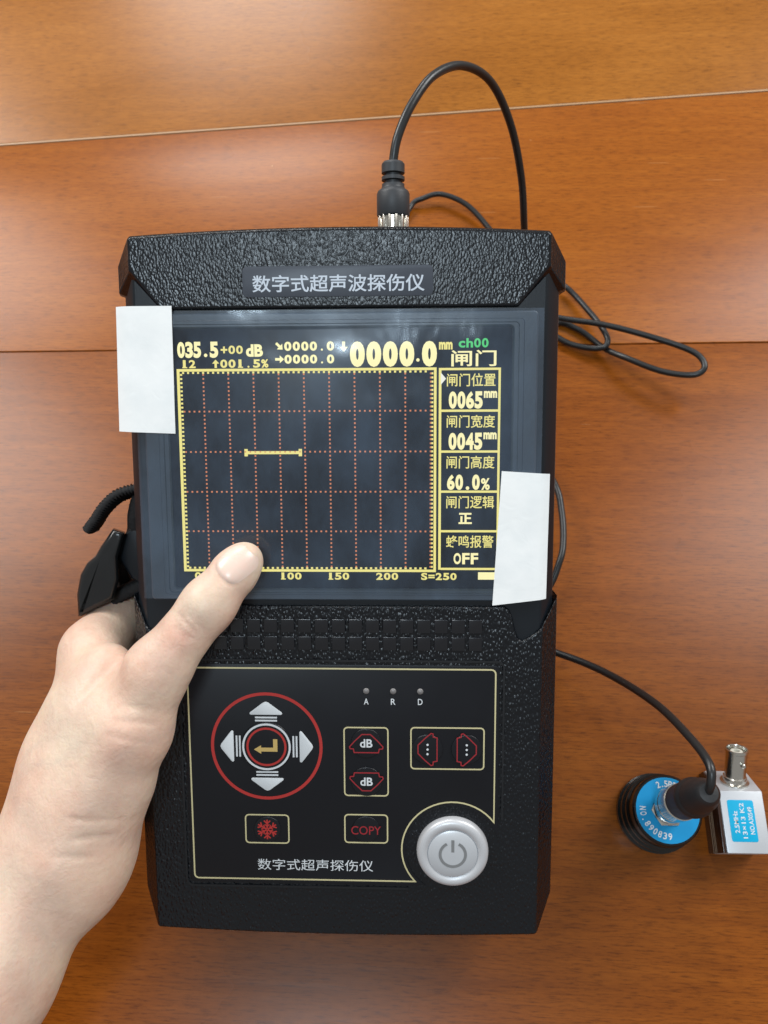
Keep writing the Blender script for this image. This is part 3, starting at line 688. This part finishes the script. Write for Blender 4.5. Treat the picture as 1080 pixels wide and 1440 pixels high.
# plug at the probe end (upright on the round probe)
Mq = Matrix.Translation((0, 1.0, -60))        # z measured from the table
Mq = Matrix.Translation(Vector((133, 21.8, 0))-o0) @ Matrix.Rotation(R(-1.3), 4, 'X')
mesh('probe_plug_collar', *xform(revolve([(6.2, 29.0), (7.1, 29.4), (7.1, 33.5), (6.6, 34), (6.6, 34.8), (7.2, 35.2), (7.2, 44), (6.4, 44.6)], 36), Mq), 'nickel', CA, True, sharp=35)
mesh('probe_plug_boot', *xform(revolve([(6.3, 44.2), (6.9, 45), (7.0, 57), (7.5, 58), (7.5, 61), (6.8, 62), (6.4, 63), (6.2, 70), (5.0, 72.5), (4.6, 76), (3.4, 77.5), (1.6, 77.8)], 36), Mq), 'rubber_black', CA, True, sharp=35)

# ================================================================== round probe
RP = empty('round_probe', (133, 20.9, 0)); tag(RP, 'round black probe with a blue ring label standing on the table, cable plugged in', 'probe')
mesh('probe_body', *revolve([(15.0, 0), (16.6, .8), (16.8, 4.2), (15.4, 5.0), (15.2, 6.4), (16.2, 7.2), (16.2, 9.8), (15.0, 10.6), (14.9, 12), (15.5, 12.8), (15.5, 15), (14.7, 15.8), (14.5, 21.8), (13.9, 22.6)], 64), 'probe_black', RP, True, sharp=30)
lb = mesh('ring_label', *revolve([(13.2, 22.5), (13.2, 22.85), (6.2, 22.85)], 64, (0, 0, 0), False, False), 'label_blue', RP)
g = G()
def arc_text(s, a0, step, r, inward, h=2.7, wd=1.75):
    for k, ch in enumerate(s):
        a = R(a0+step*k)
        if ch == ' ': continue
        v, f = cell_text(ch, -wd/2, -h/2, wd/2, h/2, 0, .02)
        up = a+math.pi/2 if inward else a-math.pi/2
        M = Matrix.Translation((r*math.cos(a), r*math.sin(a), 22.93)) @ Matrix.Rotation(up, 4, 'Z')
        g.add([tuple(M @ Vector(p)) for p in v], f)
arc_text('2.5P20', 106, -9.2, 10.6, False)
arc_text('NO.890839', 176, 11.6, 10.4, True)
g.out('label_print', 'print_white', lb)
mesh('probe_socket', *revolve([(6.0, 22.4), (6.0, 24), (5.6, 24.4), (5.6, 27), (4.6, 27.2), (4.6, 31)], 32), 'nickel', RP, True, sharp=35)
mesh('socket_flange', *revolve([(7.0, 22.9), (7.0, 23.6), (6.0, 24.0)], 6), 'nickel', RP)

# ================================================================== angle probe block
AP = empty('angle_probe', (165, 17, 0)); tag(AP, 'silver block probe with a blue rectangular label and bare metal socket beside the round probe', 'probe')
def bx(x0, x1, prof, bev=0):       # profile in (y,z) extruded along x with sheared top
    n = len(prof); v = [(x0, y, z) for y, z in prof]+[(x1, y, z) for y, z in prof]
    f = [tuple(range(n-1, -1, -1)), tuple(range(n, 2*n))]+[(i, (i+1) % n, n+(i+1) % n, n+i) for i in range(n)]
    return v, f
def bevelled(name, vf, mat, parent, b=.5, segs=2):
    o = mesh(name, vf[0], vf[1], mat, parent)
    bm = bmesh.new(); bm.from_mesh(o.data); bmesh.ops.recalc_face_normals(bm, faces=bm.faces)
    bmesh.ops.bevel(bm, geom=bm.edges[:], offset=b*K, segments=segs, affect='EDGES', profile=.6, clamp_overlap=True); bm.to_mesh(o.data); bm.free()
    for p in o.data.polygons: p.use_smooth = True
    o.data.set_sharp_from_angle(angle=R(30)); return o
# local coordinates: x to the right, y away; the silver housing on a brown acrylic shoe
bevelled('housing', bx(-8.6, 9.4, [(-12.5, 3), (-12.5, 20), (12.2, 20), (22.0, 5.0), (22.0, 3)]), 'aluminium', AP, .5)
sh = bevelled('acrylic_side', bx(-9.9, -8.7, [(-12.3, 0), (-12.3, 19.4), (12.0, 19.4), (21.0, 5.4), (21.0, 0)]), 'acrylic_brown', AP, .2)
for zz in (7.2, 9.4, 11.0):
    mesh('layer_line', *bx(-10.05, -9.88, [(-12.2, zz), (-12.2, zz+.25), (15.5, zz+.25), (15.5, zz)]), 'acrylic_line', sh)
bevelled('shoe', bx(-8.6, 9.4, [(-12.4, 0), (-12.4, 2.95), (21.8, 2.95), (21.8, 0)]), 'acrylic_brown', AP, .2)
lab = mesh('label', *prism(rrect(-6.0, -8.0, 4.9, 8.6, .9), 20.0, 20.12, .05), 'label_cyan', AP, True, sharp=30)
g = G()
for s, x, y0, y1 in (('2.5MHz', -3.3, -4.6, 4.2), ('13×13 K2', -.3, -6.6, 7.4), ('NO.A30549', 2.9, -5.0, 5.8)):
    v, f = fit_text(s, y0, -.95, y1, .95, 0, .012, (0, .73))
    g.add([(x-q[1], q[0], 20.2) for q in v], f)
g.out('label_print', 'print_white', lab)
ax = Vector((0, 15, 9.8)).normalized()
Mb = Matrix.Translation((.8, 16.4, 13.4)) @ ax.to_track_quat('Z', 'Y').to_matrix().to_4x4()
bn = mesh('socket', *xform(revolve([(6.0, -.2), (6.0, .8), (5.0, 1.2), (4.9, 3), (4.4, 3.3), (4.4, 14.2), (4.8, 14.6), (4.8, 15.6), (4.2, 15.8), (4.0, 15.4), (3.9, 7)], 36), Mb), 'nickel', AP, True, sharp=35)
mesh('insulator', *xform(revolve([(3.85, 7), (3.85, 9), (2.6, 9.2), (2.5, 14.6), (1.4, 14.8), (1.3, 9)], 28), Mb), 'bnc_white', bn, True, sharp=35)
for an in (-75, 105):
    mesh('bayonet_pin', *xform(revolve([(1.0, 0), (1.0, 1.5), (.7, 1.8)], 12), Mb @ Matrix.Rotation(R(an), 4, 'Z') @ Matrix.Translation((4.0, 0, 10.0)) @ Matrix.Rotation(R(90), 4, 'Y')), 'nickel', bn, True, sharp=35)

# ================================================================== the hand (implicit surface, in the instrument's own frame, mm)
def V(*a): return np.array(a, np.float32)
def cap(P, a, b, ra, rb):
    a, b = V(*a), V(*b); ab = b-a; t = np.clip(((P-a)@ab)/(ab@ab), 0, 1)
    return np.linalg.norm(P-a-t[:, None]*ab, axis=1)-(ra+(rb-ra)*t)
def ell(P, c, r, axes=None):
    q = P-V(*c)
    if axes is not None: q = q@np.array(axes, np.float32).T
    q = q/V(*r); k = np.linalg.norm(q, axis=1); return (k-1)*min(r)
def smin(a, b, k):
    h = np.clip(.5+.5*(b-a)/k, 0, 1); return b+(a-b)*h-k*h*(1-h)
TIP, IP, MCP = (-35.3, 143.6, 58.6), (-45.2, 131.2, 63.5), (-69, 97.5, 67)
CREASES = []
def hand_sdf(P):
    d = cap(P, (-212, -136, 134), (-125.5, 3, 84), 32, 24.8)               # forearm
    d = smin(d, cap(P, (-125, 3, 83), (-103, 38, 67), 24.5, 20.8), 10)
    d = smin(d, cap(P, (-101, 40, 65), (-98.5, 68, 54), 19.8, 17.5), 12)     # carpus
    d = smin(d, cap(P, (-99.5, 46, 62), (-98.8, 103, 35), 18, 11.6), 14)    # index metacarpal
    d = smin(d, cap(P, (-101, 44, 52), (-97, 98, 14), 17.5, 11), 10)      # middle metacarpal
    d = smin(d, cap(P, (-101, 44, 44), (-95, 90, -4), 16, 10.5), 10)
    d = smin(d, cap(P, (-100, 42, 36), (-92, 80, -18), 14, 9.5), 10)
    th = cap(P, (-94, 48, 66), (-80.5, 68, 66.5), 15, 12.6)
    th = smin(th, cap(P, (-80.5, 68, 66.5), (-72.4, 86.5, 67), 12.8, 12.2), 6)
    th = smin(th, cap(P, (-72.0, 86.5, 67), (-63.4, 108.3, 66.5), 12.2, 10.6), 6)
    th = smin(th, cap(P, (-63.4, 108.3, 66.5), IP, 10.4, 8.8), 6)
    th = smin(th, cap(P, IP, (-38.0, 139.9, 60.3), 8.7, 7.9), 5)
    th = smin(th, ell(P, TIP, (9.6, 7.6, 7.1), ((.69, .72, -.10), (-.72, .69, 0), (.07, .07, 1))), 4)
    d = smin(d, th, 16)
    d = smin(d, cap(P, (-97, 66, 58), (-89, 97, 52), 14.5, 10), 16)
    d = smin(d, cap(P, (-92, 62, 65), (-82, 88, 63.5), 13, 11), 14)        # web
    d = smin(d, cap(P, (-93, 90, 56), (-85.5, 106, 53.5), 9.5, 5.6), 12)    # skin fold between thumb and index finger
    # fingers wrapped behind the instrument
    f = cap(P, (-98.2, 105, 32), (-92, 119.5, 3), 12.2, 10.6)
    f = smin(f, cap(P, (-93, 119, 3), (-70, 126, -10.5), 9.2, 8.2), 4); f = smin(f, cap(P, (-70, 126, -10.5), (-48, 128, -10), 8.2, 7), 4)
    d = smin(d, f, 6)
    for a, b, c, e in (((-97, 98, 14), (-91, 108, -9), (-66, 110, -11), (-42, 110, -9.5)), ((-95, 90, -4), (-88, 94, -13), (-64, 93, -11.5), (-42, 92, -9.5)), ((-92, 80, -18), (-85, 78, -14), (-66, 76, -10), (-48, 75, -8.5))):
        f = cap(P, a, b, 10.2, 8.8); f = smin(f, cap(P, b, c, 8.8, 7.8), 3); f = smin(f, cap(P, c, e, 7.8, 6.6), 3)
        d = smin(d, f, 3.5)
    # tendon and knuckle relief
    d = smin(d, ell(P, (-97.5, 104, 36), (8, 9, 9)), 10)
    d = smin(d, ell(P, (-90, 34, 68), (8, 13, 12)), 12)
    d = smin(d, cap(P, (-95, 44, 79.5), (-75, 88, 73.5), 2.0, 2.4), 12)
    for pts, dep, s in CREASES:
        best = np.full(len(P), 1e3, np.float32); gt = np.zeros(len(P), np.float32); n = len(pts)-1
        for i in range(n):
            a_, b_ = pts[i], pts[i+1]; ab = b_-a_; t = np.clip(((P-a_)@ab)/(ab@ab), 0, 1)
            q = np.linalg.norm(P-a_-t[:, None]*ab, axis=1); m = q < best
            best[m] = q[m]; gt[m] = ((i+t)/n)[m]
        d = d+dep*np.exp(-(best/s)**2)*np.clip(np.minimum(gt, 1-gt)*3.5, 0, 1)
    # the instrument itself: skin is pressed flat against it
    x, y, z = np.abs(P[:, 0]), P[:, 1], P[:, 2]
    edge = np.where(z > 42, 79.6-(z-42)*.78, 79.9)
    box = np.maximum(np.maximum(x-edge, np.maximum(-4-y, y-262)), np.maximum(z-51.15, -.6-z))
    k = 1.2; a, b = d, -box
    h = np.clip(.5-.5*(b-a)/k, 0, 1); d = b+(a-b)*h+k*h*(1-h)
    return d
def surf_point(p, n):
    """march along -n from p to the skin"""
    p = np.array(p, np.float32); n = np.array(n, np.float32); n /= np.linalg.norm(n); p = p+n*30
    for _ in range(60):
        s = float(hand_sdf(p[None])[0]); p = p-n*s*.8
        if abs(s) < .01: break
    return p
def crease(p0, p1, dep, s, n=(.0, 0, 1), sag=0):
    p0, p1 = np.array(p0, float), np.array(p1, float); e = p1-p0; sd = np.array((-e[1], e[0], 0))/np.linalg.norm(e[:2])
    return [([surf_point(p0+e*t+sd*sag*math.sin(math.pi*t), n) for t in (0, .25, .5, .75, 1)], dep, s)]
new = []
ta = np.array([.69, .72, 0]); tb = np.array([-.72, .69, 0])
def across(s0, c, w0, w1, dep, sg, sag=0):
    a = np.array(c)+ta*s0; return crease(a+tb*w0, a+tb*w1, dep, sg, sag=sag)
for s0, w0, w1, dep, sag in ((-10.4, -5, 6, .22, .8), (-8.6, -6.6, 5.5, .42, .9), (-6.9, -5.5, 7, .50, -.3), (-5.0, -6.5, 5, .44, -.9), (-3.2, -4, 6, .26, -1.0)):
    new += across(s0, IP, w0, w1, dep, .9, sag)
for p0, p1, dep in (((-76, 95, 80), (-59, 91.5, 70), .30), ((-79, 91, 80), (-61, 85, 70), .28), ((-74, 99, 80), (-58, 97, 70), .2), ((-92, 63, 80), (-73, 58.5, 70), .38), ((-90, 56, 80), (-75, 53, 70), .5), ((-96, 51, 80), (-80, 47.5, 70), .32)):
    new += crease(p0, p1, dep, 1.15, sag=1.2)
new += crease((-79, 111, 60), (-92, 96, 60), .8, 2.2)
def nail_frame():
    c = np.array((-34.2, 144.8, 60.0)); nn = np.array((-.20, .16, 1.0)); nn /= np.linalg.norm(nn)
    a = np.array((.69, .72, 0.0)); a -= nn*(a@nn); a /= np.linalg.norm(a); return c, nn, a, np.cross(nn, a)
_c, _n, _a, _b = nail_frame()
fold = []
for t in range(-6, 7):                                   # cuticle and side folds of the nail
    q = t/6; u = -5.7+ (abs(q)**3)*2.0 + max(0, abs(q)-.8)*20; fold.append(surf_point(_c+_a*u+_b*max(-5.8, min(5.8, q*6.9)), _n))
new.append((fold, .62, .75))
CREASES = new
def surface_net():
    lo = np.array([-250., -174, -34]); hi = np.array([-18., 158, 172]); h = .85
    n = np.ceil((hi-lo)/h).astype(int)+1
    cs = 4; nc = np.ceil(n/cs).astype(int)+1
    gx = [lo[k]+h*cs*np.arange(nc[k]) for k in range(3)]
    C = np.stack(np.meshgrid(*gx, indexing='ij'), -1).reshape(-1, 3).astype(np.float32)
    dc = hand_sdf(C).reshape(nc)
    F = np.repeat(np.repeat(np.repeat(dc, cs, 0), cs, 1), cs, 2)
    # a coarse sample speaks for the block around it: shift by half a block
    F = np.roll(F, (-cs//2,)*3, (0, 1, 2))[:n[0], :n[1], :n[2]].copy()
    near = np.argwhere(np.abs(F) < h*cs*2.0)
    F[tuple(near.T)] = hand_sdf((lo+near*h).astype(np.float32))
    S = F < 0
    a = S[:-1, :-1, :-1]; cnt = np.zeros(a.shape, np.int8)
    offs = [(i, j, k) for i in (0, 1) for j in (0, 1) for k in (0, 1)]
    sl = lambda o: tuple(slice(o[q], o[q]+a.shape[q]) for q in range(3))
    for o in offs: cnt += S[sl(o)]
    act = (cnt > 0) & (cnt < 8); cells = np.argwhere(act); idx = -np.ones(a.shape, np.int64); idx[act] = np.arange(len(cells))
    acc = np.zeros((len(cells), 3)); num = np.zeros(len(cells))
    for i, o in enumerate(offs):
        for q in range(3):
            if o[q] == 0:
                p = list(o); p[q] = 1
                f0 = F[tuple((cells+o).T)]; f1 = F[tuple((cells+p).T)]
                m = (f0 < 0) != (f1 < 0); t = np.where(m, f0/np.where(m, f0-f1, 1), 0)
                pos = np.array(o, float)[None].repeat(len(cells), 0); pos[:, q] += t
                acc[m] += pos[m]; num[m] += 1
    verts = lo+(cells+acc/num[:, None])*h
    faces = []
    for q in range(3):
        u, v_ = (q+1) % 3, (q+2) % 3
        s0 = [slice(None)]*3; s1 = [slice(None)]*3; s0[q] = slice(0, -1); s1[q] = slice(1, None)
        ch = S[tuple(s0)] != S[tuple(s1)]
        e = np.argwhere(ch); ok = (e[:, u] > 0) & (e[:, v_] > 0) & (e[:, u] < a.shape[u]) & (e[:, v_] < a.shape[v_]); e = e[ok]
        ins = S[tuple(e.T)]
        def c(du, dv):
            x = e.copy(); x[:, u] -= du; x[:, v_] -= dv; return idx[tuple(x.T)]
        Q = np.stack([c(1, 1), c(0, 1), c(0, 0), c(1, 0)], 1); Q[~ins] = Q[~ins][:, ::-1]
        faces.append(Q[(Q >= 0).all(1)])
    faces = np.concatenate(faces)
    # pull vertices exactly onto the surface
    vv = verts.astype(np.float32)
    for _ in range(2):
        d0 = hand_sdf(vv); e = .3
        gr = np.stack([hand_sdf(vv+V(e, 0, 0))-d0, hand_sdf(vv+V(0, e, 0))-d0, hand_sdf(vv+V(0, 0, e))-d0], 1)/e
        gl = np.maximum(.4, (gr**2).sum(1)); vv = vv-gr*(np.clip(d0, -.5, .5)/gl)[:, None]
    return vv, faces
hv, hf = surface_net()
def fast_mesh(name, v, f, mat, parent=None):
    me = bpy.data.meshes.new(name); me.vertices.add(len(v)); me.vertices.foreach_set('co', (v*K).astype(np.float32).ravel())
    me.loops.add(f.size); me.loops.foreach_set('vertex_index', f.astype(np.int32).ravel())
    me.polygons.add(len(f)); me.polygons.foreach_set('loop_start', np.arange(0, f.size, 4, dtype=np.int32)); me.polygons.foreach_set('loop_total', np.full(len(f), 4, np.int32))
    me.update(calc_edges=True); me.validate(); me.materials.append(MATS[mat])
    me.polygons.foreach_set('use_smooth', [True]*len(me.polygons)); me.update()
    return link(name, me, parent)
hand = fast_mesh('hand', hv, hf, 'skin')
hand.location = DEV.location; hand.rotation_euler = DEV.rotation_euler
tag(hand, 'bare left hand gripping the detector with its thumb pressed on the screen', 'hand')
# thumb nail
def nail():
    c, nn, a, b = nail_frame()
    v = []; f = []; nu, nw = 18, 16
    for i in range(nu+1):
        s = i/nu
        for j in range(nw+1):
            t = -1+2*j/nw
            hw = 5.7*(.90+.10*math.sin(math.pi*min(1, s*1.1)))
            if s > .72: hw *= math.sqrt(max(0.02, 1-((s-.72)/.34)**2))
            if s < .2: hw *= math.sqrt(max(.05, 1-((.2-s)/.27)**2))
            u = -5.3+11.6*s
            p = surf_point(c+a*u+b*t*hw, nn)
            lift = .30*min(1, (1-abs(t))*5)*min(1, s*9+.1)+.02
            v.append(tuple(p+nn*lift))
    for i in range(nu):
        for j in range(nw):
            q = i*(nw+1)+j; f.append((q, q+nw+1, q+nw+2, q+1))
    return mesh('thumbnail', v, f, 'nail', hand, True)
nail()
